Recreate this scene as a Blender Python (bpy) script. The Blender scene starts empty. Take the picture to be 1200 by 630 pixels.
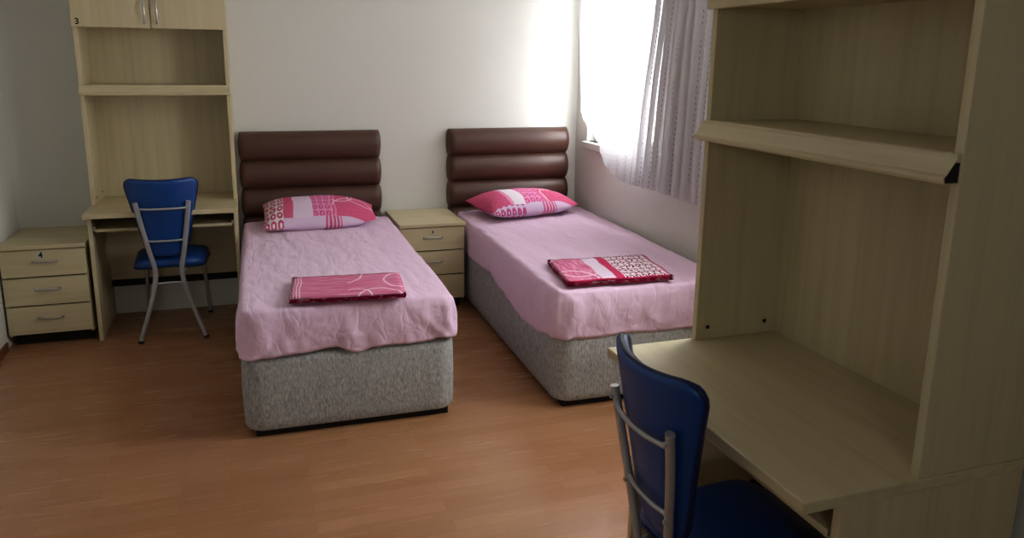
import bpy, bmesh, math, random
from mathutils import Vector, Matrix, noise

random.seed(4)
sc = bpy.context.scene
COL = sc.collection
PI = math.pi

# ------------------------------------------------------------------ helpers
def link(name, bm, mats, parent=None, smooth=False, auto=None):
    me = bpy.data.meshes.new(name)
    bmesh.ops.recalc_face_normals(bm, faces=bm.faces)
    bm.to_mesh(me); bm.free()
    if not isinstance(mats, (list, tuple)): mats = [mats]
    for m in mats: me.materials.append(m)
    o = bpy.data.objects.new(name, me); COL.objects.link(o)
    if parent: o.parent = parent
    if smooth:
        for p in me.polygons: p.use_smooth = True
    if auto is not None:
        for p in me.polygons: p.use_smooth = True
        a = math.radians(auto)
        b2 = bmesh.new(); b2.from_mesh(me)
        for e in b2.edges:
            if len(e.link_faces) == 2 and e.calc_face_angle(0) > a: e.smooth = False
        b2.to_mesh(me); b2.free()
    return o

def thing(name, label, cat, loc=(0, 0, 0), rz=0, group=None):
    o = bpy.data.objects.new(name, None); COL.objects.link(o)
    o.empty_display_size = .1
    o.location = loc; o.rotation_euler = (0, 0, rz)
    o['label'] = label; o['category'] = cat
    if group: o['group'] = group
    return o

def tag(o, label, cat, group=None):
    o['label'] = label; o['category'] = cat
    if group: o['group'] = group
    return o

def struct(o):
    o['kind'] = 'structure'; return o

def dup(root, loc, rz, label):
    r = root.copy(); COL.objects.link(r); r.location = loc; r.rotation_euler = (0, 0, rz); r['label'] = label
    for ch in list(root.children):
        c = ch.copy(); COL.objects.link(c); c.parent = r
        for g in list(ch.children):
            d = g.copy(); COL.objects.link(d); d.parent = c
    return r

def box(bm, x0, x1, y0, y1, z0, z1, bev=0, seg=2, mat=0):
    ret = bmesh.ops.create_cube(bm, size=1)
    vs = ret['verts']
    for v in vs:
        v.co = Vector((x0 if v.co.x < 0 else x1, y0 if v.co.y < 0 else y1, z0 if v.co.z < 0 else z1))
    fs = set(f for v in vs for f in v.link_faces)
    for f in fs: f.material_index = mat
    if bev:
        es = set(e for v in vs for e in v.link_edges)
        bmesh.ops.bevel(bm, geom=list(es), offset=bev, segments=seg, affect='EDGES', profile=.5, material=mat)

def prism_x(bm, prof, x0, x1):
    """profile of (y,z) points swept along x"""
    a = [bm.verts.new((x0, y, z)) for y, z in prof]; b = [bm.verts.new((x1, y, z)) for y, z in prof]
    n = len(prof)
    bm.faces.new(a); bm.faces.new(list(reversed(b)))
    for i in range(n): bm.faces.new((a[i], b[i], b[(i+1) % n], a[(i+1) % n]))

def smoothpath(pts, n=8):
    """Catmull-Rom"""
    P = [Vector(p) for p in pts]; out = []
    for i in range(len(P)-1):
        p0 = P[max(i-1, 0)]; p1 = P[i]; p2 = P[i+1]; p3 = P[min(i+2, len(P)-1)]
        for k in range(n):
            t = k/n
            out.append(.5*((2*p1)+(p2-p0)*t+(2*p0-5*p1+4*p2-p3)*t*t+(3*p1-p0-3*p2+p3)*t**3))
    out.append(P[-1]); return out

def tube(bm, pts, r, seg=12, rx=None, ref=Vector((1, 0, 0)), mat=0):
    """tube along pts; r along ref-ish axis, rx the other axis"""
    rx = rx or r
    P = [Vector(p) for p in pts]; rings = []
    for i, p in enumerate(P):
        t = (P[min(i+1, len(P)-1)]-P[max(i-1, 0)]).normalized()
        a = ref - t*ref.dot(t)
        if a.length < 1e-3: a = Vector((0, 1, 0)) - t*t.y
        a.normalize(); b = t.cross(a)
        rings.append([bm.verts.new(p+a*math.cos(2*PI*k/seg)*r+b*math.sin(2*PI*k/seg)*rx) for k in range(seg)])
    for i in range(len(rings)-1):
        for k in range(seg):
            f = bm.faces.new((rings[i][k], rings[i][(k+1) % seg], rings[i+1][(k+1) % seg], rings[i+1][k])); f.material_index = mat
    for rg in (rings[0], rings[-1]):
        f = bm.faces.new(rg); f.material_index = mat

def cyl(bm, c, axis, r, h, seg=14, mat=0):
    a = Vector(axis).normalized(); c = Vector(c)
    tube(bm, [c-a*h/2, c+a*h/2], r, seg, ref=Vector((0, 0, 1)) if abs(a.z) < .9 else Vector((1, 0, 0)), mat=mat)

def rrect(hx, hy, r, nc=8, nx=20, ny=40):
    """rounded rectangle outline, fixed count, ccw from (+hx, -hy+r)"""
    r = max(min(r, hx, hy), 1e-4); pts = []
    def line(a, b, n):
        for k in range(n): pts.append((a[0]+(b[0]-a[0])*k/n, a[1]+(b[1]-a[1])*k/n))
    def arc(cx, cy, a0):
        for k in range(nc): 
            t = a0+PI/2*k/nc; pts.append((cx+r*math.cos(t), cy+r*math.sin(t)))
    line((hx, -hy+r), (hx, hy-r), ny); arc(hx-r, hy-r, 0)
    line((hx-r, hy), (-hx+r, hy), nx); arc(-hx+r, hy-r, PI/2)
    line((-hx, hy-r), (-hx, -hy+r), ny); arc(-hx+r, -hy+r, PI)
    line((-hx+r, -hy), (hx-r, -hy), nx); arc(hx-r, -hy+r, 1.5*PI)
    return pts

def loft(bm, rings, cap0=True, cap1=True, mat=0):
    R = [[bm.verts.new(p) for p in rg] for rg in rings]
    n = len(R[0])
    for i in range(len(R)-1):
        for k in range(n):
            f = bm.faces.new((R[i][k], R[i][(k+1) % n], R[i+1][(k+1) % n], R[i+1][k])); f.material_index = mat
    if cap0: bm.faces.new(R[0]).material_index = mat
    if cap1: bm.faces.new(R[-1]).material_index = mat
    return R

def nz(x, y, z=0): return noise.noise(Vector((x, y, z)))

# ------------------------------------------------------------------ materials
class NT:
    def __init__(s, name):
        s.m = bpy.data.materials.new(name); s.m.use_nodes = True
        s.t = s.m.node_tree; s.N = s.t.nodes; s.L = s.t.links
        s.b = s.N['Principled BSDF']; s.out = s.N['Material Output']
    def n(s, typ, **kw):
        x = s.N.new(typ)
        for k, v in kw.items(): setattr(x, k, v)
        return x
    def set(s, sock, v):
        if hasattr(v, 'is_output') or isinstance(v, bpy.types.NodeSocket): s.L.new(v, sock)
        else: sock.default_value = v
    def math(s, op, a, b=0, c=0):
        x = s.n('ShaderNodeMath', operation=op)
        for i, v in enumerate((a, b, c)): s.set(x.inputs[i], v)
        return x.outputs[0]
    def mix(s, f, a, b):
        x = s.n('ShaderNodeMix', data_type='RGBA')
        s.set(x.inputs[0], f); 
        for i, v in ((6, a), (7, b)):
            s.set(x.inputs[i], (*v, 1) if isinstance(v, tuple) and len(v) == 3 else v)
        return x.outputs[2]
    def coord(s, which='Object', scale=(1, 1, 1), loc=(0, 0, 0), rot=(0, 0, 0)):
        tc = s.n('ShaderNodeTexCoord'); mp = s.n('ShaderNodeMapping')
        s.L.new(tc.outputs[which], mp.inputs[0])
        mp.inputs['Scale'].default_value = scale; mp.inputs['Location'].default_value = loc; mp.inputs['Rotation'].default_value = rot
        return mp.outputs[0]
    def noise(s, vec, scale, detail=3, rough=.5, dist=0):
        x = s.n('ShaderNodeTexNoise'); s.L.new(vec, x.inputs['Vector'])
        x.inputs['Scale'].default_value = scale; x.inputs['Detail'].default_value = detail
        x.inputs['Roughness'].default_value = rough; x.inputs['Distortion'].default_value = dist
        return x.outputs['Fac']
    def ramp(s, f, stops, interp='LINEAR'):
        x = s.n('ShaderNodeValToRGB'); x.color_ramp.interpolation = interp
        el = x.color_ramp.elements
        while len(el) < len(stops): el.new(.5)
        for e, (p, c) in zip(el, stops): e.position = p; e.color = (*c, 1) if len(c) == 3 else c
        s.set(x.inputs[0], f); return x.outputs[0]
    def bump(s, h, strength=.3, dist=.005):
        x = s.n('ShaderNodeBump'); s.L.new(h, x.inputs['Height'])
        x.inputs['Strength'].default_value = strength; x.inputs['Distance'].default_value = dist
        s.L.new(x.outputs[0], s.b.inputs['Normal'])
    def fin(s, color=None, rough=None, metal=None, spec=None):
        if color is not None: s.set(s.b.inputs['Base Color'], (*color, 1) if isinstance(color, tuple) and len(color) == 3 else color)
        if rough is not None: s.set(s.b.inputs['Roughness'], rough)
        if metal is not None: s.set(s.b.inputs['Metallic'], metal)
        if spec is not None: s.set(s.b.inputs['Specular IOR Level'], spec)
        return s.m

def S(r, g, b):   # sRGB 0-255 to linear
    f = lambda c: c/12.92 if c <= .04045 else ((c+.055)/1.055)**2.4
    return (f(r/255), f(g/255), f(b/255))

def plain(name, c, rough=.5, metal=0, var=.06, nscale=30, bump=0):
    t = NT(name); v = t.coord()
    f = t.noise(v, nscale)
    d = tuple(x*(1-var) for x in c)
    if bump: t.bump(f, bump, .002)
    return t.fin(t.mix(f, c, d), rough, metal)

def wood(name, axis, c=(S(207, 193, 157))):
    t = NT(name)
    sc_ = {'z': (26, 26, 1.3), 'x': (1.3, 26, 26), 'y': (26, 1.3, 26)}[axis]
    v = t.coord(scale=sc_)
    a = t.noise(v, 1, 4, .6, .4)
    s2 = {'z': (5, 5, .35), 'x': (.35, 5, 5), 'y': (5, .35, 5)}[axis]
    b = t.noise(t.coord(scale=s2, loc=(3, 1, 2)), 1, 2)
    dark = tuple(x*k for x, k in zip(c, (.89, .87, .82)))
    lite = tuple(min(1, x*1.07) for x in c)
    col = t.ramp(a, [(.3, dark), (.5, c), (.72, lite)])
    col2 = t.mix(t.math('MULTIPLY', b, .35), col, tuple(x*.86 for x in c))
    t.bump(a, .06, .001)
    return t.fin(col2, .38, spec=.4)

M = {}
M['wood_z'] = wood('maple_laminate_vertical', 'z')
M['wood_x'] = wood('maple_laminate_long', 'x')
M['wood_y'] = wood('maple_laminate_deep', 'y')
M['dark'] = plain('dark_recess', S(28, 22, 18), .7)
M['chrome'] = plain('brushed_steel', S(190, 190, 190), .3, 1.0)
M['tube'] = plain('silver_painted_tube', S(184, 184, 186), .35, .5)
M['rubber'] = plain('black_rubber', S(25, 25, 26), .6)
M['white_plate'] = plain('pale_plastic', S(205, 200, 190), .4)
M['black_plastic'] = plain('black_plastic', S(18, 17, 16), .4)
M['pvc'] = plain('white_pvc', S(225, 226, 226), .35, var=.02)
M['sill'] = plain('marble_sill', S(215, 212, 208), .3, var=.08, nscale=9)

def vinyl():
    t = NT('blue_vinyl'); v = t.coord()
    f = t.noise(v, 220, 2); g = t.noise(v, 6, 2)
    t.bump(f, .12, .001)
    return t.fin(t.mix(g, S(28, 80, 148), S(19, 62, 124)), .38, spec=.5)
M['vinyl'] = vinyl()
M['piping'] = plain('navy_piping', S(16, 34, 74), .4)

def leather():
    t = NT('brown_leatherette'); v = t.coord()
    f = t.noise(v, 160, 3); g = t.noise(v, 5, 2)
    t.bump(f, .1, .001)
    return t.fin(t.mix(g, S(94, 64, 53), S(78, 53, 43)), .42, spec=.5)
M['leather'] = leather()

def chenille():
    t = NT('grey_chenille')
    v = t.coord(scale=(1, 1, .35))
    a = t.noise(v, 130, 4, .7, .5); b = t.noise(t.coord(scale=(1, 1, .5)), 26, 3)
    col = t.ramp(a, [(.3, S(132, 132, 132)), (.5, S(178, 177, 176)), (.72, S(220, 219, 217))])
    col = t.mix(t.math('MULTIPLY', b, .4), col, S(136, 135, 134))
    t.bump(a, .6, .004)
    return t.fin(col, .95, spec=.15)
M['chenille'] = chenille()

def sheet_mat():
    t = NT('pink_cotton')
    v = t.coord()
    w = t.noise(t.coord(scale=(4.2, .9, 2.2), rot=(0, 0, .22)), 3.0, 2, .45, .5)
    rid = t.math('ABSOLUTE', t.math('SUBTRACT', w, .5))
    rid = t.math('MINIMUM', t.math('MULTIPLY', rid, 9), 1)
    w2 = t.noise(t.coord(scale=(2.8, 1.0, 2.6), rot=(0, 0, -.15), loc=(4, 2, 1)), 3.4, 2, .5, .6)
    rid2 = t.math('MINIMUM', t.math('MULTIPLY', t.math('ABSOLUTE', t.math('SUBTRACT', w2, .5)), 7), 1)
    sp = t.n('ShaderNodeSeparateXYZ'); t.L.new(v, sp.inputs[0])
    qx = t.math('SINE', t.math('MULTIPLY', sp.outputs[0], 62)); qy = t.math('SINE', t.math('MULTIPLY', sp.outputs[1], 46))
    q = t.math('MULTIPLY', t.math('MULTIPLY', qx, qy), t.noise(v, 2.5, 1))
    h = t.math('ADD', t.math('MULTIPLY', rid, .45), t.math('ADD', t.math('MULTIPLY', rid2, .35), t.math('MULTIPLY', q, .22)))
    t.bump(h, .42, .009)
    g = t.noise(v, 3, 2)
    t.b.inputs['Sheen Weight'].default_value = .2
    return t.fin(t.mix(g, S(234, 203, 225), S(227, 193, 216)), .85, spec=.2)
M['sheet'] = sheet_mat()

CR = S(206, 66, 114); WH = S(236, 226, 232); PL = S(222, 200, 220); PK = S(226, 140, 182); RS = S(205, 84, 118)

def band(t, u, a, b):
    return t.math('MULTIPLY', t.math('GREATER_THAN', u, a), t.math('LESS_THAN', u, b))

def rings(t, u, v, n, m, r0, w, jitter=None):
    """grid of ring marks -> mask"""
    fu = t.math('SUBTRACT', t.math('FRACT', t.math('MULTIPLY', u, n)), .5)
    fv = t.math('SUBTRACT', t.math('FRACT', t.math('MULTIPLY', v, m)), .5)
    d = t.math('SQRT', t.math('ADD', t.math('MULTIPLY', fu, fu), t.math('MULTIPLY', fv, fv)))
    return t.math('LESS_THAN', t.math('ABSOLUTE', t.math('SUBTRACT', d, r0)), w)

def bigring(t, u, v, cu, cv, r, w, asp):
    du = t.math('SUBTRACT', u, cu); dv = t.math('MULTIPLY', t.math('SUBTRACT', v, cv), asp)
    d = t.math('SQRT', t.math('ADD', t.math('MULTIPLY', du, du), t.math('MULTIPLY', dv, dv)))
    return t.math('LESS_THAN', t.math('ABSOLUTE', t.math('SUBTRACT', d, r)), w)

def uvs(t):
    tc = t.n('ShaderNodeTexCoord'); sp = t.n('ShaderNodeSeparateXYZ')
    t.L.new(tc.outputs['UV'], sp.inputs[0])
    wv = t.noise(tc.outputs['UV'], 3.2, 2)
    wb = t.math('MULTIPLY', t.math('SUBTRACT', wv, .5), .06)
    return t.math('ADD', sp.outputs[0], wb), t.math('ADD', sp.outputs[1], wb), tc.outputs['UV']

def pillow_mat(name, off):
    t = NT(name); u, v, uv = uvs(t)
    st = t.noise(uv, 40, 2)
    # base panels across the width
    if off == 0:
        stops = [(0, WH), (.175, CR), (.255, PL), (.42, PK), (.60, CR), (.985, CR)]
        sw = (0, .175, 18, 9); pk = (.42, .60)
    else:
        stops = [(0, CR), (.20, PK), (.235, WH), (.36, PK), (.56, CR), (.985, CR)]
        sw = (0, .0, 18, 9); pk = (.36, .56)
    col = t.ramp(u, stops, 'CONSTANT')
    if off == 0:
        m = t.math('MULTIPLY', band(t, u, sw[0], sw[1]), rings(t, u, v, 17, 8, .3, .13))
        col = t.mix(m, col, S(190, 40, 92))
    m = t.math('MULTIPLY', band(t, u, pk[0]+.005, pk[1]), rings(t, u, v, 17, 9, .28, .12))
    col = t.mix(m, col, S(206, 60, 128))
    m = band(t, u, pk[1]+.015, pk[1]+.035); col = t.mix(m, col, S(224, 120, 165))
    # big white circles on the crimson panel
    crm = t.math('GREATER_THAN', u, pk[1]+.01)
    for cu, cv, r in ((.68, .72, .11), (.90, .74, .15), (.80, .35, .2)):
        col = t.mix(t.math('MULTIPLY', crm, bigring(t, u, v, cu, cv, r, .006, .62)), col, S(244, 196, 214))
    # plain front strip with stripes
    fr = t.math('LESS_THAN', v, .25)
    if off == 0: fr = t.math('MULTIPLY', fr, t.math('GREATER_THAN', u, .17))
    col = t.mix(fr, col, S(216, 190, 216))
    stp = t.math('MULTIPLY', t.math('MULTIPLY', fr, band(t, u, .53, .67)),
                 t.math('GREATER_THAN', t.math('SINE', t.math('MULTIPLY', u, 190)), -.35))
    col = t.mix(stp, col, CR)
    if off: 
        m = t.math('MULTIPLY', t.math('MULTIPLY', fr, t.math('LESS_THAN', u, .34)), rings(t, u, v, 17, 9, .28, .14))
        col = t.mix(m, col, S(186, 50, 120))
    col = t.mix(t.math('MULTIPLY', st, .2), col, S(250, 215, 230))
    t.bump(t.noise(uv, 9, 3), .4, .01)
    return t.fin(col, .8, spec=.2)
M['pillow_a'] = pillow_mat('patchwork_pillowcase', 0)
M['pillow_b'] = pillow_mat('patchwork_pillowcase_turned', 1)

def folded_mat(name, kind):
    t = NT(name); u, v, uv = uvs(t)
    mp = t.n('ShaderNodeMapping'); t.L.new(uv, mp.inputs[0]); mp.inputs['Scale'].default_value = (2, 26, 1)
    st = t.noise(mp.outputs[0], 1.4, 3, .6, .6)
    base = t.ramp(st, [(.3, S(192, 88, 124)), (.5, S(214, 122, 154)), (.72, S(232, 164, 188))])
    W_ = S(246, 206, 222)
    if kind == 0:
        m = t.math('MULTIPLY', t.math('LESS_THAN', u, .09), t.math('GREATER_THAN', t.math('SINE', t.math('MULTIPLY', u, 240)), .3))
        base = t.mix(m, base, W_)
        for cu, cv, r in ((.57, .02, .13), (.98, .62, .15), (.42, .98, .22), (.78, -.12, .20)):
            base = t.mix(t.math('MULTIPLY', bigring(t, u, v, cu, cv, r, .008, .5), t.math('GREATER_THAN', u, .5)), base, W_)
    else:
        mp.inputs['Scale'].default_value = (26, 3, 1)
        base = t.mix(band(t, u, .33, .47), base, S(224, 202, 218))
        base = t.mix(band(t, u, .47, .555), base, S(198, 56, 98))
        base = t.mix(band(t, u, .555, .955), base, S(236, 214, 222))
        m = t.math('MULTIPLY', band(t, u, .565, .95), rings(t, u, v, 17, 7, .3, .13))
        nn = t.math('GREATER_THAN', t.noise(uv, 30, 1), .42)
        base = t.mix(t.math('MULTIPLY', m, nn), base, S(120, 22, 60))
        for cu, cv, r in ((.1, .1, .2), (.2, .6, .25)):
            base = t.mix(t.math('MULTIPLY', bigring(t, u, v, cu, cv, r, .008, .6), t.math('LESS_THAN', u, .33)), base, W_)
        base = t.mix(t.math('LESS_THAN', v, .05), base, S(188, 40, 84))
    t.bump(st, .3, .006)
    return t.fin(base, .85, spec=.2)
M['fold_a'] = folded_mat('crimson_printed_cotton', 0)
M['fold_b'] = folded_mat('patchwork_printed_cotton', 1)

def edge_mat():
    t = NT('crimson_white_edges'); v = t.coord()
    f = t.noise(t.coord(scale=(1, 1, 6)), 24, 2, .6)
    return t.fin(t.ramp(f, [(.44, S(160, 26, 66)), (.56, S(186, 54, 94)), (.68, S(232, 205, 216))]), .85, spec=.2)
M['fold_edge'] = edge_mat()

def floor_mat():
    t = NT('laminate_floor')
    v = t.coord('Object')
    br = t.n('ShaderNodeTexBrick'); t.L.new(v, br.inputs['Vector'])
    br.offset = .37; br.offset_frequency = 2; br.squash = 1
    br.inputs['Color1'].default_value = (*S(182, 136, 100), 1); br.inputs['Color2'].default_value = (*S(161, 114, 79), 1)
    br.inputs['Mortar'].default_value = (*S(138, 92, 62), 1)
    br.inputs['Scale'].default_value = 1; br.inputs['Mortar Size'].default_value = .0012
    br.inputs['Mortar Smooth'].default_value = .3; br.inputs['Bias'].default_value = 0
    br.inputs['Brick Width'].default_value = .46; br.inputs['Row Height'].default_value = .066
    g = t.noise(t.coord('Object', (3, 45, 1)), 1, 4, .6, .6)
    g2 = t.noise(t.coord('Object', (1.1, 5, 1)), 1.3, 2)
    col = t.mix(t.math('MULTIPLY', g, .5), br.outputs[0], S(156, 108, 74))
    col = t.mix(t.math('MULTIPLY', g2, .35), col, S(196, 148, 110))
    t.bump(br.outputs['Fac'], .05, .001)
    r = t.math('ADD', .2, t.math('MULTIPLY', g, .12))
    return t.fin(col, r, spec=.5)
M['floor'] = floor_mat()

def wall_mat(name, c, rough=.55):
    t = NT(name); v = t.coord()
    f = t.noise(v, 2.2, 3); g = t.noise(v, 90, 2)
    t.bump(g, .06, .002)
    return t.fin(t.mix(f, c, tuple(x*.94 for x in c)), rough, spec=.35)
M['wall'] = wall_mat('warm_white_paint', S(223, 221, 212))
M['ceil'] = wall_mat('white_ceiling_paint', S(232, 230, 224), .8)

def glass_mat():
    t = NT('window_glass'); t.N.remove(t.b)
    tr = t.n('ShaderNodeBsdfTransparent'); gl = t.n('ShaderNodeBsdfGlossy'); gl.inputs['Roughness'].default_value = .02
    mx = t.n('ShaderNodeMixShader'); mx.inputs[0].default_value = .06
    t.L.new(tr.outputs[0], mx.inputs[1]); t.L.new(gl.outputs[0], mx.inputs[2]); t.L.new(mx.outputs[0], t.out.inputs[0])
    return t.m
M['glass'] = glass_mat()

def tulle_mat():
    t = NT('sheer_tulle'); t.N.remove(t.b)
    tc = t.n('ShaderNodeTexCoord'); sp = t.n('ShaderNodeSeparateXYZ'); t.L.new(tc.outputs['UV'], sp.inputs[0])
    U, V = sp.outputs[0], sp.outputs[1]      # metres of cloth
    cu = t.math('FRACT', t.math('MULTIPLY', U, 1/.055))
    line = t.math('LESS_THAN', t.math('ABSOLUTE', t.math('SUBTRACT', cu, .5)), .03)
    row = t.math('FLOOR', t.math('MULTIPLY', U, 1/.055))
    dv = t.math('FRACT', t.math('ADD', t.math('MULTIPLY', V, 1/.028), t.math('MULTIPLY', row, .37)))
    dash = t.math('MULTIPLY', line, t.math('LESS_THAN', dv, .48))
    gap = t.noise(tc.outputs['UV'], 7, 1)
    dash = t.math('MULTIPLY', dash, t.math('GREATER_THAN', gap, .38))
    weave = t.noise(tc.outputs['UV'], 60, 2)
    col = t.mix(dash, S(216, 211, 214), S(92, 84, 91))
    df = t.n('ShaderNodeBsdfDiffuse'); tl = t.n('ShaderNodeBsdfTranslucent'); tp = t.n('ShaderNodeBsdfTransparent')
    t.L.new(col, df.inputs[0]); t.L.new(col, tl.inputs[0])
    m1 = t.n('ShaderNodeMixShader'); m1.inputs[0].default_value = .27
    t.L.new(df.outputs[0], m1.inputs[1]); t.L.new(tl.outputs[0], m1.inputs[2])
    m2 = t.n('ShaderNodeMixShader')
    op = t.math('ADD', .84, t.math('MULTIPLY', weave, .12))
    op = t.math('MAXIMUM', op, t.math('MULTIPLY', dash, .96))
    t.L.new(op, m2.inputs[0]); t.L.new(tp.outputs[0], m2.inputs[1]); t.L.new(m1.outputs[0], m2.inputs[2])
    t.L.new(m2.outputs[0], t.out.inputs[0])
    return t.m
M['tulle'] = tulle_mat()

# ------------------------------------------------------------------ room
XL, XR, ZC, YF, XP, YP = -.722, 2.879, 2.62, -6.7, 2.222, -3.30
W1 = (-1.22, -.20, 1.05, 2.30)         # right wall window: y0,y1,z0,z1
W_FILL = (.1, .65, 1.45, 2.05)             # unseen window added behind the viewpoint for fill light (x0,x1,z0,z1)
W2 = (-3.05, -2.08, 1.12, 2.45)         # second window, behind the near desk
bm = bmesh.new(); box(bm, XL-.2, XR+.2, YF-.2, .2, -.12, 0); struct(link('floor', bm, M['floor']))
bm = bmesh.new(); box(bm, XL-.2, XR+.2, YF-.2, .2, ZC, ZC+.12); struct(link('ceiling', bm, M['ceil']))
bm = bmesh.new(); box(bm, XL-.2, XR+.2, 0, .2, 0, ZC); struct(link('wall_back', bm, M['wall']))
bm = bmesh.new(); box(bm, XL-.2, XL, YF, 0, 0, ZC); struct(link('wall_left', bm, M['wall']))
bm = bmesh.new(); box(bm, XL-.2, W_FILL[0], YF-.2, YF, 0, ZC); box(bm, W_FILL[1], XP+.2, YF-.2, YF, 0, ZC)
box(bm, W_FILL[0], W_FILL[1], YF-.2, YF, 0, W_FILL[2]); box(bm, W_FILL[0], W_FILL[1], YF-.2, YF, W_FILL[3], ZC); struct(link('wall_front', bm, wall_mat('bounce_cut_tan', S(140, 122, 98))))  # unseen wall, coloured dark to cut bounce light on the near desk
def holed(bm, x0, x1, ya, yb, w):
    box(bm, x0, x1, ya, w[0], 0, ZC); box(bm, x0, x1, w[1], yb, 0, ZC)
    box(bm, x0, x1, w[0], w[1], 0, w[2]); box(bm, x0, x1, w[0], w[1], w[3], ZC)
bm = bmesh.new(); holed(bm, XR, XR+.2, -1.8, 0, W1); holed(bm, XR, XR+.2, YP, -1.8, W2); struct(link('wall_right', bm, M['wall']))
bm = bmesh.new(); box(bm, XP, XP+.2, YF, YP-.2, 0, ZC)
box(bm, XP, XR+.2, YP-.2, YP, 0, ZC); struct(link('wall_right_near', bm, M['wall']))
bm = bmesh.new(); box(bm, XL, XL+.012, YF, -.53, 0, .05, .004); struct(link('baseboard_left', bm, plain('brown_baseboard', S(120, 78, 48), .4)))

def window(n, xw, w, mull, rz=0):
    r = bpy.data.objects.new('window_%d' % n, None); COL.objects.link(r); struct(r); r.location = (xw+.05, (w[0]+w[1])/2, w[2])
    if rz: r.location = ((w[0]+w[1])/2, xw-.05, w[2]); r.rotation_euler = (0, 0, rz)
    h = (w[1]-w[0])/2; H = w[3]-w[2]; f = .065
    bm = bmesh.new()
    box(bm, 0, .06, -h, h, 0, f, .006); box(bm, 0, .06, -h, h, H-f, H, .006)
    for y in (-h, h-f): box(bm, 0, .06, y, y+f, f, H-f, .006)
    for y in mull: box(bm, 0, .06, y-.05, y+.05, f, H-f, .006)
    struct(link('window_frame', bm, M['pvc'], r))
    bm = bmesh.new(); box(bm, .028, .032, -h+f, h-f, f, H-f); struct(link('window_pane', bm, M['glass'], r))
    bm = bmesh.new(); box(bm, -.09, .0, -h-.03, h+.012, -.05, 0.0, .006); struct(link('window_sill', bm, M['sill'], r))
    bm = bmesh.new(); cyl(bm, (-.012, h-.035, .48), (1, 0, 0), .012, .026); tube(bm, [(-.025, h-.035, .49), (-.03, h-.035, .38)], .009)
    struct(link('window_handle', bm, M['black_plastic'], r))
window(1, XR, W1, ())
window(2, XR, W2, ())
window(3, YF, W_FILL, (), -PI/2)  # added opening out of view, lets in front fill

# ------------------------------------------------------------------ bow handle / lock
def handle(parent, loc, length=.115, vertical=False, mat=None):
    bm = bmesh.new(); h = length/2
    pts = [(-h, 0, 0), (-h*.93, -.016, 0), (-h*.55, -.026, .002), (0, -.03, .004), (h*.55, -.026, .002), (h*.93, -.016, 0), (h, 0, 0)]
    if vertical: pts = [(z, y, x) for x, y, z in pts]
    pts = [(x+loc[0], y+loc[1], z+loc[2]) for x, y, z in smoothpath(pts, 5)]
    tube(bm, pts, .0055, 10, rx=.004, ref=Vector((1, 0, 0)) if vertical else Vector((0, 0, 1)))
    for s in (-1, 1):
        c = (loc[0], loc[1]-.002, loc[2]+s*h) if vertical else (loc[0]+s*h, loc[1]-.002, loc[2])
        cyl(bm, c, (0, 1, 0), .009, .004)
    return link('handle', bm, M['chrome'], parent, auto=40)

def text(body, size, loc, parent, name='numeral'):
    cu = bpy.data.curves.new(name, 'FONT'); cu.body = body; cu.size = size; cu.extrude = .0006; cu.offset = .0012; cu.align_x = 'CENTER'
    to = bpy.data.objects.new(name, cu)
    me = bpy.data.meshes.new_from_object(to); bpy.data.objects.remove(to)
    me.transform(Matrix.Translation(loc) @ Matrix.Rotation(PI/2, 4, 'X'))
    me.materials.clear(); me.materials.append(M['black_plastic'])
    o = bpy.data.objects.new(name, me); COL.objects.link(o); o.parent = parent
    return o

def lock(parent, x, y, z, tri):
    bm = bmesh.new()
    if tri:
        box(bm, x-.022, x+.022, y-.0012, y, z-.019, z+.019)
        o = link('number_sticker', bm, M['white_plate'], parent)
        o['label'] = 'small white sticker with a black 4 above the top drawer handle'
        text('4', .044, (x, y-.0018, z-.015), parent)
        return o
    else:
        cyl(bm, (x, y-.002, z), (0, 1, 0), .016, .004, 24)
        cyl(bm, (x, y-.005, z+.003), (0, 1, 0), .0055, .003, mat=1)
        box(bm, x-.0035, x+.0035, y-.0065, y, z-.009, z+.003, mat=1)
    return link('lock', bm, [M['white_plate'], M['black_plastic']], parent, auto=40)

# ------------------------------------------------------------------ drawer cabinets
def cabinet(x0, label, tri):
    w, d, h = .43, .515, .58
    t = thing('drawer_cabinet', label, 'cabinet', (x0+w/2, -.002, 0), 0, 'drawer cabinets against the back wall')
    hw = w/2
    for xa in (-hw+.004, hw-.02):
        bm = bmesh.new(); box(bm, xa, xa+.016, -d+.035, -.01, .06, h-.022, .001, 1); link('side_panel', bm, M['wood_z'], t)
    bm = bmesh.new(); box(bm, -hw+.02, hw-.02, -.016, -.01, .05, h-.022); link('back_panel', bm, M['wood_z'], t)
    bm = bmesh.new(); box(bm, -hw, hw, -d, -.002, h-.022, h, .003); link('top', bm, M['wood_x'], t)
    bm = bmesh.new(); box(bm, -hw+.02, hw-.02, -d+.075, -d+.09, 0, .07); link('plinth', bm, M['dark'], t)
    bm = bmesh.new(); box(bm, -hw+.0205, hw-.0205, -d+.036, -d+.038, .07, h-.024); link('drawer_gap_shade', bm, M['dark'], t)  # dark sheet standing in for the shade in the drawer gaps
    zs = [(.402, .552), (.239, .394), (.073, .231)]
    for i, (a, b) in enumerate(zs):
        bm = bmesh.new(); box(bm, -hw+.006, hw-.006, -d+.014, -d+.034, a, b, .003)
        dr = link('drawer', bm, M['wood_x'], t)
        handle(dr, (.0 if not tri else .005, -d+.014, (a+b)/2+.012 if i else a+.085))
        if i == 0: lock(dr, .0 if not tri else -.01, -d+.014, a+.122, tri)
    return t
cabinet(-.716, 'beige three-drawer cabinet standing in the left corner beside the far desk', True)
cabinet(1.472, 'pale three-drawer bedside cabinet standing between the two beds', False)

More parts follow.
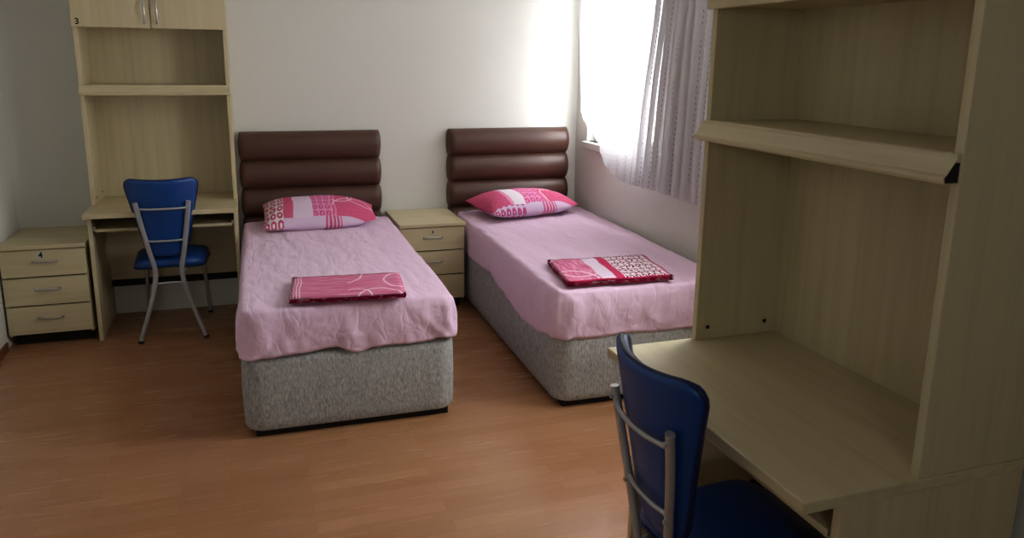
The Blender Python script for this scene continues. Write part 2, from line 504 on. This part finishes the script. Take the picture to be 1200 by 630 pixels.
# ------------------------------------------------------------------ desks with bookcase
def desk(loc, rz, W, label, number):
    D, Db, H, zs0, zs1, zc, zt = .602, .311, .754, 1.378, 1.435, 1.755, 2.25
    th = .022
    t = thing('bookcase_desk', label, 'desk', loc, rz, 'maple desks with bookcase tops')
    bm = bmesh.new(); box(bm, 0, W, -D, -.002, H-.028, H, .004); link('desktop', bm, M['wood_x'], t)
    for s in (0, 1):
        x = .004 if s == 0 else W-.004-th
        bm = bmesh.new(); box(bm, x, x+th, -.503, -.004, 0, H-.028, .0015, 1); link('leg_panel', bm, M['wood_z'], t)
    bm = bmesh.new(); box(bm, .026, W-.026, -.05, -.034, .235, H-.028); link('modesty_panel', bm, M['wood_x'], t)
    bm = bmesh.new(); box(bm, .026, W-.026, -.062, -.03, .195, .232); link('rail', bm, M['dark'], t)
    bm = bmesh.new(); box(bm, .04, W-.04, -.50, -.12, .632, .650, .003); k = link('keyboard_tray', bm, M['wood_x'], t)
    for x in (.0262, W-.0262-.013):
        bm = bmesh.new(); box(bm, x, x+.013, -.48, -.12, .636, .662); link('runner', bm, M['chrome'], k)
    # bookcase standing on the desktop
    for s in (0, 1):
        x = .002 if s == 0 else W-.002-th
        bm = bmesh.new(); box(bm, x, x+th, -Db, -.004, H, zt, .0015, 1); p = link('side_panel', bm, M['wood_z'], t)
        xi = x+th if s == 0 else x
        for y in (-.27, -.06):
            bm = bmesh.new(); cyl(bm, (xi, y, H+.04), (1, 0, 0), .0065, .005); link('screw_cap', bm, M['dark'], p, auto=40)
    bm = bmesh.new(); box(bm, .024, W-.024, -.014, -.005, H, zt); link('back_panel', bm, M['wood_z'], t)
    bm = bmesh.new(); box(bm, .0242, W-.0242, -Db+.004, -.014, zs1-.024, zs1, .001, 1); sh = link('shelf', bm, M['wood_x'], t)
    prof = [(-Db-.001, zs0), (-Db-.036, zs0), (-Db-.040, zs0+.006), (-Db-.040, zs0+.014), (-Db-.033, zs0+.018), (-Db-.017, zs1-.014), (-Db-.013, zs1-.009), (-Db-.013, zs1-.003), (-Db-.010, zs1), (-Db-.001, zs1)]
    bm = bmesh.new(); prism_x(bm, prof, .004, W-.004); link('lip', bm, M['wood_x'], sh)
    for x in (.0035, W-.0045):
        bm = bmesh.new(); prism_x(bm, [(-Db-.004, zs0+.002), (-Db-.036, zs0+.002), (-Db-.038, zs0+.012), (-Db-.031, zs0+.019), (-Db-.015, zs1-.016), (-Db-.004, zs1-.016)], x, x+.001)
        link('end_cap', bm, M['dark'], sh)
    bm = bmesh.new(); box(bm, .0242, W-.0242, -Db+.002, -.014, zc, zc+.02, .001, 1); link('cupboard_floor', bm, M['wood_x'], t)
    bm = bmesh.new(); box(bm, .0, W, -Db-.02, -.002, zt, zt+.022, .002); link('cupboard_top', bm, M['wood_x'], t)
    mid = W/2
    for s in (0, 1):
        a, b = (.0, mid-.002) if s == 0 else (mid+.002, W)
        bm = bmesh.new(); box(bm, a, b, -Db-.0205, -Db-.0025, zc-.008, zt-.002, .0025); d = link('door', bm, M['wood_z'], t)
        handle(d, (mid-.032 if s == 0 else mid+.032, -Db-.0205, zc+.085), .13, True)
        if s == 0 and number:
            o = text('3', .046, (.03, -Db-.0213, zc+.006), d)
            o['label'] = 'small black number 3 on the lower corner of the cupboard door'
    return t
desk((-.272, -.001, 0), 0, .796, 'pale maple desk with bookcase top against the back wall, left of the beds', True)
desk((2.196, -3.234, 0), -PI/2, .89, 'large maple desk with open bookcase shelves in the right foreground', False)

# ------------------------------------------------------------------ chairs
def chair(loc, rz, label):
    t = thing('dining_chair', label, 'chair', loc, rz, 'blue padded metal chairs')
    # local: front = +y
    # seat: rounded trapezoid cushion, front edge rolled down
    bm = bmesh.new()
    def outl(s, z, drop=0):
        pts = []
        for x, y in rrect(.205*s, .205*s, .085*s, 8, 8, 8):
            k = 1-.10*(.2-y)/.4
            fr = max(0, (y-.08)/.125)
            pts.append((x*k, y, z-.028*fr*fr-.012*abs(x/.2)**3))
        return pts
    loft(bm, [outl(.93, .418), outl(.985, .422), outl(1.0, .436), outl(.995, .452), outl(.965, .466), outl(.88, .475), outl(.6, .480), outl(.25, .481)])
    link('seat', bm, M['vinyl'], t, smooth=True)
    bm = bmesh.new(); 
    R = outl(1.004, .4255); tube(bm, R+[R[0]], .005, 8, ref=Vector((0, 0, 1))); link('seat_trim', bm, M['piping'], t, smooth=True)
    # backrest: trapezoid with rounded corners, curved
    def ybk(x, z):
        return -.286-(z-.79)*.20+1.9*x*x
    NZ, NX = 22, 20
    def halfw(z):
        a = (z-.492)/(.945-.492); w = .097+(.196-.097)*a
        dt = .945-z; r = .055
        if dt < r: w -= r-math.sqrt(max(0, r*r-(r-dt)**2))
        db = z-.492; r = .06
        if db < r: w -= (r-math.sqrt(max(0, r*r-(r-db)**2)))
        return w
    zsl = [.492+.453*(.5-.5*math.cos(PI*i/NZ)) for i in range(NZ+1)]
    bm = bmesh.new(); fr = []; bk = []
    for i, z in enumerate(zsl):
        a, b = [], []
        for j in range(NX+1):
            u = math.sin(PI/2*(-1+2*j/NX)); hwid = halfw(z); x = u*hwid
            zz = z-(.010*(1-(x/.19)**2) if z > .7 else 0)*((z-.7)/.245)
            e = min(1, (1-abs(u))*hwid/.018, (z-.492)/.018+.0, (.945-z)/.018)
            e = max(0, e); q = math.sqrt(1-(1-e)**2)
            y = ybk(x, zz)
            a.append(bm.verts.new((x, y+.004+.020*q, zz))); b.append(bm.verts.new((x, y-.004-.012*q, zz)))
        fr.append(a); bk.append(b)
    for i in range(NZ):
        for j in range(NX):
            bm.faces.new((fr[i][j], fr[i][j+1], fr[i+1][j+1], fr[i+1][j])); bm.faces.new((bk[i][j], bk[i+1][j], bk[i+1][j+1], bk[i][j+1]))
    for i in range(NZ):
        for j in (0, NX): bm.faces.new((fr[i][j], fr[i+1][j], bk[i+1][j], bk[i][j]))
    for j in range(NX):
        for i in (0, NZ): bm.faces.new((fr[i][j], bk[i][j], bk[i][j+1], fr[i][j+1]))
    link('backrest', bm, M['vinyl'], t, smooth=True)
    bm = bmesh.new(); loop = []
    for x in (0, .02, .04, .06, .08): loop.append((x, zsl[0]))
    for z in zsl: loop.append((halfw(z)+.001, z))
    for x in (.12, .10, .08, .06, .04, .02): loop.append((x, zsl[-1]))
    loop2 = [(-x, z) for x, z in reversed(loop)]
    path = []
    for x, z in loop+loop2:
        zz = z-(.010*(1-(x/.19)**2) if z > .7 else 0)*((z-.7)/.245)
        path.append(Vector((x, ybk(x, zz), zz)))
    path2 = [path[0]]
    for p in path[1:]:
        if (p-path2[-1]).length > .002: path2.append(p)
    tube(bm, path2+[path2[0]], .0055, 8, ref=Vector((0, 1, 0))); link('backrest_trim', bm, M['piping'], t, smooth=True)
    # rear legs run up behind the backrest
    for s in (-1, 1):
        pts = smoothpath([(s*.135, -.293, .816), (s*.117, -.274, .69), (s*.088, -.252, .52), (s*.071, -.243, .43), (s*.073, -.240, .36), (s*.100, -.247, .24), (s*.172, -.262, .012)], 6)
        bm = bmesh.new(); tube(bm, pts, .0135, 14, rx=.0105); l = link('rear_leg', bm, M['tube'], t, auto=50)
        bm = bmesh.new(); cyl(bm, (s*.1735, -.2625, .008), (s*.3, -.06, -1), .0155, .016); link('foot', bm, M['rubber'], l, auto=50)
        for bx, by, bz, bl in ((.131, -.300, .79, .012), (.098, -.262, .575, .022)):
            bm = bmesh.new(); cyl(bm, (s*bx, by, bz), (0, 1, 0), .006, bl); link('bolt', bm, M['tube'], l, auto=50)
    for s in (-1, 1):
        pts = smoothpath([(s*.125, .06, .413), (s*.15, .135, .40), (s*.163, .168, .33), (s*.178, .225, .012)], 6)
        bm = bmesh.new(); tube(bm, pts, .0115, 12); l = link('front_leg', bm, M['tube'], t, auto=50)
        bm = bmesh.new(); cyl(bm, (s*.1785, .2265, .008), (s*.05, .18, -1), .0135, .016); link('foot', bm, M['rubber'], l, auto=50)
    for z, w, y, sag in ((.778, .130, -.289, .034), (.590, .100, -.260, .022), (.338, .077, -.241, .0)):
        bm = bmesh.new()
        tube(bm, smoothpath([(-w, y, z), (-w*.5, y-sag*.7+.004, z), (0, y-sag+.008, z), (w*.5, y-sag*.7+.004, z), (w, y, z)], 5), .0065, 10, ref=Vector((0, 0, 1)))
        link('crossbar', bm, M['tube'], t, auto=50)
    bm = bmesh.new()
    for s in (-1, 1):
        tube(bm, smoothpath([(s*.072, -.243, .405), (s*.10, -.14, .407), (s*.125, .06, .409)], 5), .0095, 10, ref=Vector((0, 0, 1)))
    tube(bm, [(-.125, .05, .409), (.125, .05, .409)], .0095, 10, ref=Vector((0, 0, 1)))
    link('seat_frame', bm, M['tube'], t, auto=50)
    return t
ch = chair((.135, -.355, 0), 0, 'blue padded chair seen from behind, pushed in at the far left desk')
dup(ch, (1.718, -3.758, 0), -PI/2, 'dark navy blue padded chair at the large desk in the right foreground')

# ------------------------------------------------------------------ beds
def bed(cx, rot, length, hcx, label, hem, seed, grp='single beds with pink sheets'):
    w = .925; hw = w/2
    t = thing('single_bed', label, 'bed', (cx, -.1, 0), rot, grp)
    # headboard: padded horizontal rolls, straight against the wall
    bm = bmesh.new(); nr = 5; z1, rh, hb = 1.134, .181, .4515
    zb = z1-nr*rh
    def prof(o):   # outline in (y,z) with bulge
        pts = []
        for k in range(nr*10+1):
            z = zb+rh*nr*k/(nr*10); f = abs(math.sin(PI*k/10))**.55 if k % 10 else 0
            pts.append((f, z))
        return pts
    P = prof(0); NX = 26; grid = []
    for f, z in P:
        row = []
        for j in range(NX+1):
            u = -1+2*j/NX; u = math.copysign(1-(1-abs(u))**1.6, u)
            side = 1-abs(u)
            x = u*(hb-.014+.014*f)
            e = min(1, side*hb/.03); q = math.sqrt(1-(1-e)**2)
            top = min(1, (z1-z)/.02); q *= math.sqrt(max(0, 1-(1-top)**2))
            row.append(bm.verts.new((x, -.026-(.052*f*(.35+.65*q)+.018)*min(1, .3+.7*q), z)))
        grid.append(row)
    for i in range(len(grid)-1):
        for j in range(NX): bm.faces.new((grid[i][j], grid[i][j+1], grid[i+1][j+1], grid[i+1][j]))
    # back sheet
    bord = [r[0] for r in grid]+grid[-1][1:]+[r[-1] for r in reversed(grid[:-1])]+list(reversed(grid[0][1:-1]))
    bb = [bm.verts.new((v.co.x, -.004, v.co.z)) for v in bord]
    n = len(bord)
    for i in range(n): bm.faces.new((bord[i], bord[(i+1) % n], bb[(i+1) % n], bb[i]))
    bm.faces.new(bb)
    o = link('headboard', bm, M['leather'], t, auto=60)
    dx, dy = hcx-cx, .1
    o.location = (dx*math.cos(-rot)-dy*math.sin(-rot), dx*math.sin(-rot)+dy*math.cos(-rot), 0); o.rotation_euler = (0, 0, -rot)
    # plinth
    bm = bmesh.new(); box(bm, -hw+.045, hw-.035, -length+.03, -.04, 0, .045); link('plinth', bm, M['dark'], t)
    # upholstered base
    bm = bmesh.new(); hl = length/2
    ring = lambda ins, z: [(x, y-hl, z) for x, y in rrect(hw-ins, hl-ins, .085-ins*.5, 10, 20, 40)]
    loft(bm, [ring(.03, .03), ring(.008, .034), ring(.001, .048), ring(0, .08), ring(-.003, .2), ring(0, .33), ring(.004, .352), ring(.016, .365), ring(.05, .368)])
    link('base', bm, M['chenille'], t, auto=50)
    # fitted sheet over the mattress
    bm = bmesh.new(); zt = .572; r = .026; rings_ = []
    nc, nx, ny = 12, 46, 96
    def outline(ins): return rrect(hw-.004-ins, hl-.006-ins, max(.058-ins, .004), nc, nx, ny)
    O = outline(0); N = len(O)
    spec = []
    for k in range(28): spec.append(('t', hw-.006+(.030-(hw-.006))*k/27))
    for a in (15, 32, 50, 68, 84): spec.append(('a', a))
    for k in range(1, 15): spec.append(('s', k/14))
    for kind, v in spec:
        rg = []
        if kind == 't': pts = outline(v)
        elif kind == 'a': pts = outline(r*(1-math.sin(math.radians(v)))*.92)
        else: pts = outline(0)
        for i, (x, y) in enumerate(pts):
            ox, oy = O[i]
            # outward direction
            px, py = O[(i-1) % N]; qx, qy = O[(i+1) % N]
            tx, ty = qx-px, qy-py; L = math.hypot(tx, ty) or 1; nxx, nyy = ty/L, -tx/L
            yy = y-hl; oyy = oy-hl
            wr = .0055*nz(x*9+seed, yy*2.6+x*3, seed)+.003*nz(x*22, yy*9, seed+3)-.004*max(0, 1-abs(nz(x*5+yy*1.2+seed, yy*.9, 5))*9)
            crown = .012*(1-(x/hw)**2)*(1-((yy+hl)/hl)**6)
            hz = hem(ox, oyy)
            if kind == 't': p = (x, yy, zt+wr+crown)
            elif kind == 'a':
                z = zt-(r*.85)*(1-math.cos(math.radians(v)))
                p = (x+nxx*wr*.6, yy+nyy*wr*.6, z+wr+crown*.5)
            else:
                zs = zt-r*.85; z = zs+(hz-zs)*v
                near = math.exp(-((abs(ox)-hw+.05)**2+(oyy+length-.05)**2)/.02)     # foot corners: deep folds
                s = i*.35
                wv = .005*nz(ox*5+oyy*5, z*7, seed+9)+.008*v*nz(ox*11+seed, oyy*11, z*3+seed)
                wv += .009*v*max(0, 1-abs(nz(ox*9+oyy*9+seed, z*2.5, 4))*6)
                wv += near*.012*math.sin(s*1.9+v*2.0)*math.sin(PI*min(1, v+.1))
                # tuck lines running down to the hem at the foot corners
                for cxs in (-1, 1):
                    a_ = (ox*cxs-(hw-.20+.15*v)) if oyy < -length+.08 else 9
                    wv += .010*v*math.exp(-(a_/.018)**2)-.007*v*math.exp(-((a_+.045)/.022)**2)
                if oyy < -length+.05:      # foot end gathers
                    wv += .007*v*math.sin(ox*55+seed)*math.exp(-((ox-.02)/.15)**2)-.012*max(0, v-.55)*math.exp(-((ox-.0)/.12)**2)
                out = max(.0085 if z < .375 else .004, .005*math.sin(PI*v)+.005+wv+.003*v)*(1 if ox < 0 else (.3 if oyy > -.62 else .3+.7*min(1, (-.62-oyy)/.3)))
                p = (x+nxx*out, yy+nyy*out, z)
            rg.append(p)
        rings_.append(rg)
    loft(bm, rings_, cap0=True, cap1=False)
    bmesh.ops.remove_doubles(bm, verts=bm.verts, dist=.0006)
    o = link('fitted_sheet', bm, M['sheet'], t, smooth=True)
    so = o.modifiers.new('thick', 'SOLIDIFY'); so.thickness = .003; so.offset = -1
    # mattress body under it
    bm = bmesh.new(); ring = lambda ins, z: [(x, y-hl, z) for x, y in rrect(hw-.02-ins, hl-.02-ins, .07, 8, 10, 20)]
    loft(bm, [ring(.02, .369), ring(0, .385), ring(0, .50), ring(.02, .54), ring(.06, .558)]); link('mattress', bm, plain('white_ticking', S(215, 205, 212), .9), t, smooth=True)
    return t

def hemA(x, y):
    z = .372+.006*nz(x*8, y*8, 1)
    if y < -1.8:
        z += .012*math.exp(-((x+.08)/.07)**2)-.026*math.exp(-((x-.02)/.05)**2)-.012*math.exp(-((x+.40)/.09)**2)
        z += .010*math.exp(-((x-.40)/.05)**2)
    return z
def lerp(tab, y):
    for (a, za), (b, zb) in zip(tab, tab[1:]):
        if b <= y <= a:
            t = (a-y)/(a-b); t = t*t*(3-2*t); return za+(zb-za)*t
    return tab[-1][1] if y < tab[-1][0] else tab[0][1]
def hemB(x, y):
    if x < -.3 and y > -1.99:
        return lerp([(0, .385), (-.3, .352), (-.62, .352), (-.95, .374), (-1.12, .332), (-1.5, .285), (-1.72, .295), (-1.95, .338), (-2.0, .345)], y)+.004*nz(y*9, 0, 0)
    return .345+.012*nz(x*5, y*2, 5)
bed(1.0105, math.radians(-.93), 1.915, .9925, 'single bed on the left with rumpled pink sheet and full grey base end in view', hemA, 2.0)
bed(2.4025, math.radians(-1.31), 2.03, 2.3525, 'single bed on the right, pushed along the wall under the curtained window', hemB, 7.0)

# ------------------------------------------------------------------ pillows
def pillow(loc, rz, tilt, w, d, h, mat, label, seed):
    bm = bmesh.new(); uvl = bm.loops.layers.uv.new('UVMap')
    N, K = 44, 30; top, bot = [], []
    def pos(u, v, sgn):
        # pinched corners, bulging middle
        px = u*w/2*(1-.07*(1-abs(v)**2)*0-.05*(1-v*v)*abs(u)**3*.6); py = v*d/2*(1-.06*(1-u*u)*abs(v)**3)*(1-.42*max(0, (u-.25)/.75)**2)
        e = (1-abs(u)**(4.2 if u < 0 else 2.0))*(1-abs(v)**2.2)
        th = h/2*max(0, e)**.62
        wz = .006*nz(u*3+seed, v*3, sgn)*(e**.5 if e > 0 else 0)
        z = h*.42+sgn*th*(1.15 if sgn > 0 else .80)+wz
        return (px, py, z)
    for j in range(K+1):
        v = math.sin(PI/2*(-1+2*j/K)*.999); a, b = [], []
        for i in range(N+1):
            u = math.sin(PI/2*(-1+2*i/N)*.999)
            a.append(bm.verts.new(pos(u, v, 1))); b.append(bm.verts.new(pos(u, v, -1)))
        top.append(a); bot.append(b)
    def uvf(f):
        for lp in f.loops:
            c = lp.vert.co; lp[uvl].uv = (c.x/w+.5, .16+(c.y/d+.5)*.84 if not low else (.16*(c.z/(h*.42)) if c.y < 0 else .16+(c.y/d+.5)*.84))
    for j in range(K):
        for i in range(N):
            low = False; f = bm.faces.new((top[j][i], top[j][i+1], top[j+1][i+1], top[j+1][i])); uvf(f)
            low = True; f = bm.faces.new((bot[j][i], bot[j+1][i], bot[j+1][i+1], bot[j][i+1])); uvf(f)
    bmesh.ops.remove_doubles(bm, verts=bm.verts, dist=.0008)
    o = link('pillow', bm, mat, None, smooth=True)
    o.location = loc; o.rotation_euler = (tilt, 0, rz)
    tag(o, label, 'pillow', 'patchwork pillows')
    return o
pillow((1.003, -.335, .576), math.radians(-1), math.radians(11), .68, .42, .17, M['pillow_a'], 'pink and white patchwork pillow leaning on the headboard of the left bed', 1)
pillow((2.365, -.350, .578), math.radians(11), math.radians(3.5), .70, .44, .17, M['pillow_b'], 'crimson and pink patchwork pillow on the right bed near the window', 5)

# ------------------------------------------------------------------ folded sheets
def folded(loc, rz, w, d, layers, mat, label, seed, skew):
    bm = bmesh.new(); uvl = bm.loops.layers.uv.new('UVMap')
    lt = .0085
    for L in range(layers):
        n = 26; z0 = L*lt; last = L == layers-1
        jx, jy = .006*nz(L*3.1, seed), .006*nz(L*1.7, seed+4)
        def pt(i, j, top):
            u, v = i/n, j/10
            x = (u-.5)*w+jx+.006*nz(v*4, L*.7, seed)*(1 if i in (0, n) else .3); y = (v-.5)*d+jy+.005*nz(u*7, L*.9, seed+2)*(1 if j in (0, 10) else .4)
            x += skew*(v-.5)
            z = z0+.004*nz(u*4, v*4, seed)*(L+1)/layers+.0025*nz(u*18, v*8, seed+L)
            edge = i in (0, n) or j in (0, 10)
            z += lt*(.5 if edge else (1.0 if top else 0))
            if not edge and top and last: z += .002*nz(u*30, v*10, seed+8)
            return (x, y, z+.002)
        T = [[bm.verts.new(pt(i, j, True)) for i in range(n+1)] for j in range(11)]
        B = [[T[j][i] if (i in (0, n) or j in (0, 10)) else bm.verts.new(pt(i, j, False)) for i in range(n+1)] for j in range(11)]
        for j in range(10):
            for i in range(n):
                for q, up in ((T, 1), (B, 0)):
                    vs = (q[j][i], q[j][i+1], q[j+1][i+1], q[j+1][i])
                    try: f = bm.faces.new(vs)
                    except ValueError: continue
                    f.material_index = 0 if (up and last and 0 < j+1) else 1
                    for lp, (a, b) in zip(f.loops, ((i, j), (i+1, j), (i+1, j+1), (i, j+1))): lp[uvl].uv = (a/n, b/10)
    o = link('folded_sheet', bm, [mat, M['fold_edge']], None, smooth=True)
    o.location = loc; o.rotation_euler = (0, 0, rz)
    tag(o, label, 'bedding', 'folded bed sheets')
    return o
folded((.985, -1.845, .584), math.radians(-6), .49, .355, 3, M['fold_a'], 'crimson folded sheet with white curved lines lying on the left bed', 3, 0)
folded((2.250, -1.893, .583), math.radians(-4), .535, .42, 3, M['fold_b'], 'patchwork folded sheet in crimson, lilac and speckled white on the right bed', 9, .03)

# ------------------------------------------------------------------ curtain
def curtain():
    bm = bmesh.new(); uvl = bm.loops.layers.uv.new('UVMap')
    NU, NV = 260, 48; y0, y1, zt = -.20, -2.35, 2.36
    V = []
    def sm(a, b, x):
        t = min(1, max(0, (x-a)/(b-a))); return t*t*(3-2*t)
    for j in range(NV+1):
        v = j/NV; row = []
        for i in range(NU+1):
            s = i/NU                     # along the cloth
            # cloth is stretched thin on the left and gathered on the right
            g = .36
            if s < g: yt = s/g*1.10; yb = .09*v**1.5+s/g*(.90-.09*v**1.5)
            else: yt = 1.10+(s-g)/(1-g)*1.05; yb = .90+(s-g)/(1-g)*1.25
            k = v
            Y = y0-(yt*(1-k)+yb*k)
            hem = 1.30-(.42)*sm(.0, 1.0, (y0-Y+.05)/.84)**.9 if Y > -1.16 else .885+.03*sm(-1.2, -2.2, Y)*0
            hem = max(hem, .875)
            z = zt+(hem-zt)*v
            am = .006+.030*sm(g-.08, g+.1, s)
            ph = s*150
            x = 2.775+am*math.sin(ph)*(.75+.25*math.sin(s*31+1))+.012*nz(s*20, v*2, 3)-.006*math.sin(v*5+s*9)
            if s < .25: x += .012*math.sin(s*40+v*3)
            row.append((bm.verts.new((x, Y+.012*sm(g, g+.1, s)*math.cos(ph*.5), z)), (s*5.2, v*1.45)))
        V.append(row)
    for j in range(NV):
        for i in range(NU):
            q = (V[j][i], V[j][i+1], V[j+1][i+1], V[j+1][i])
            f = bm.faces.new([a for a, _ in q])
            for lp, (_, uv) in zip(f.loops, q): lp[uvl].uv = uv
    root = thing('window_curtain', 'sheer white curtain with dark dashed lines hanging over the window', 'curtain', (0, 0, 0))
    link('curtain_cloth', bm, M['tulle'], root, smooth=True)
    bm = bmesh.new(); tube(bm, [(2.775, -.12, 2.375), (2.775, -2.45, 2.375)], .012, 12, ref=Vector((0, 0, 1)))
    for y in (-.16, -1.25, -2.4): box(bm, 2.775, XR, y-.008, y+.008, 2.368, 2.382)
    link('curtain_rod', bm, M['chrome'], root, auto=50)
curtain()

# ------------------------------------------------------------------ light
wd = bpy.data.worlds.new('overcast_sky'); sc.world = wd; wd.use_nodes = True
wt = wd.node_tree; bg = wt.nodes['Background']
bg.inputs[0].default_value = (.90, .96, 1.0, 1); bg.inputs[1].default_value = 13.5
def portal(name, x, w):
    l = bpy.data.lights.new(name, 'AREA'); l.shape = 'RECTANGLE'; l.size = w[3]-w[2]; l.size_y = w[1]-w[0]
    l.cycles.is_portal = True
    o = bpy.data.objects.new(name, l); COL.objects.link(o); o.location = (x, (w[0]+w[1])/2, (w[2]+w[3])/2); o.rotation_euler = (0, PI/2, 0)
portal('sky_portal', XR+.19, W1); portal('sky_portal_rear', XR+.19, W2)
l = bpy.data.lights.new('fill_portal_front', 'AREA'); l.shape = 'RECTANGLE'; l.size = W_FILL[1]-W_FILL[0]; l.size_y = W_FILL[3]-W_FILL[2]; l.cycles.is_portal = True  # portal for the added fill window
o = bpy.data.objects.new('fill_portal_front', l); COL.objects.link(o); o.location = ((W_FILL[0]+W_FILL[1])/2, YF-.19, (W_FILL[2]+W_FILL[3])/2); o.rotation_euler = (PI/2, 0, 0)

# ------------------------------------------------------------------ camera
f, pit, yaw, rol, ppy = 908.752, math.radians(12.618), math.radians(18.951), math.radians(.765), 274.223
fw = Vector((math.sin(yaw)*math.cos(pit), math.cos(yaw)*math.cos(pit), -math.sin(pit)))
rt = Vector((math.cos(yaw), -math.sin(yaw), 0)); up = rt.cross(fw)
r2 = rt*math.cos(rol)+up*math.sin(rol); u2 = -rt*math.sin(rol)+up*math.cos(rol)
cam = bpy.data.cameras.new('camera'); co = bpy.data.objects.new('camera', cam); COL.objects.link(co)
co.matrix_world = Matrix(((r2.x, u2.x, -fw.x, .596), (r2.y, u2.y, -fw.y, -5.238), (r2.z, u2.z, -fw.z, 1.598), (0, 0, 0, 1)))
cam.sensor_width = 36; cam.lens = f*36/1200; cam.shift_y = (ppy-315)/1200
cam.clip_start = .05
sc.camera = co
sc.view_settings.view_transform = 'Standard'
sc.view_settings.look = 'Medium High Contrast'
sc.view_settings.exposure = .12
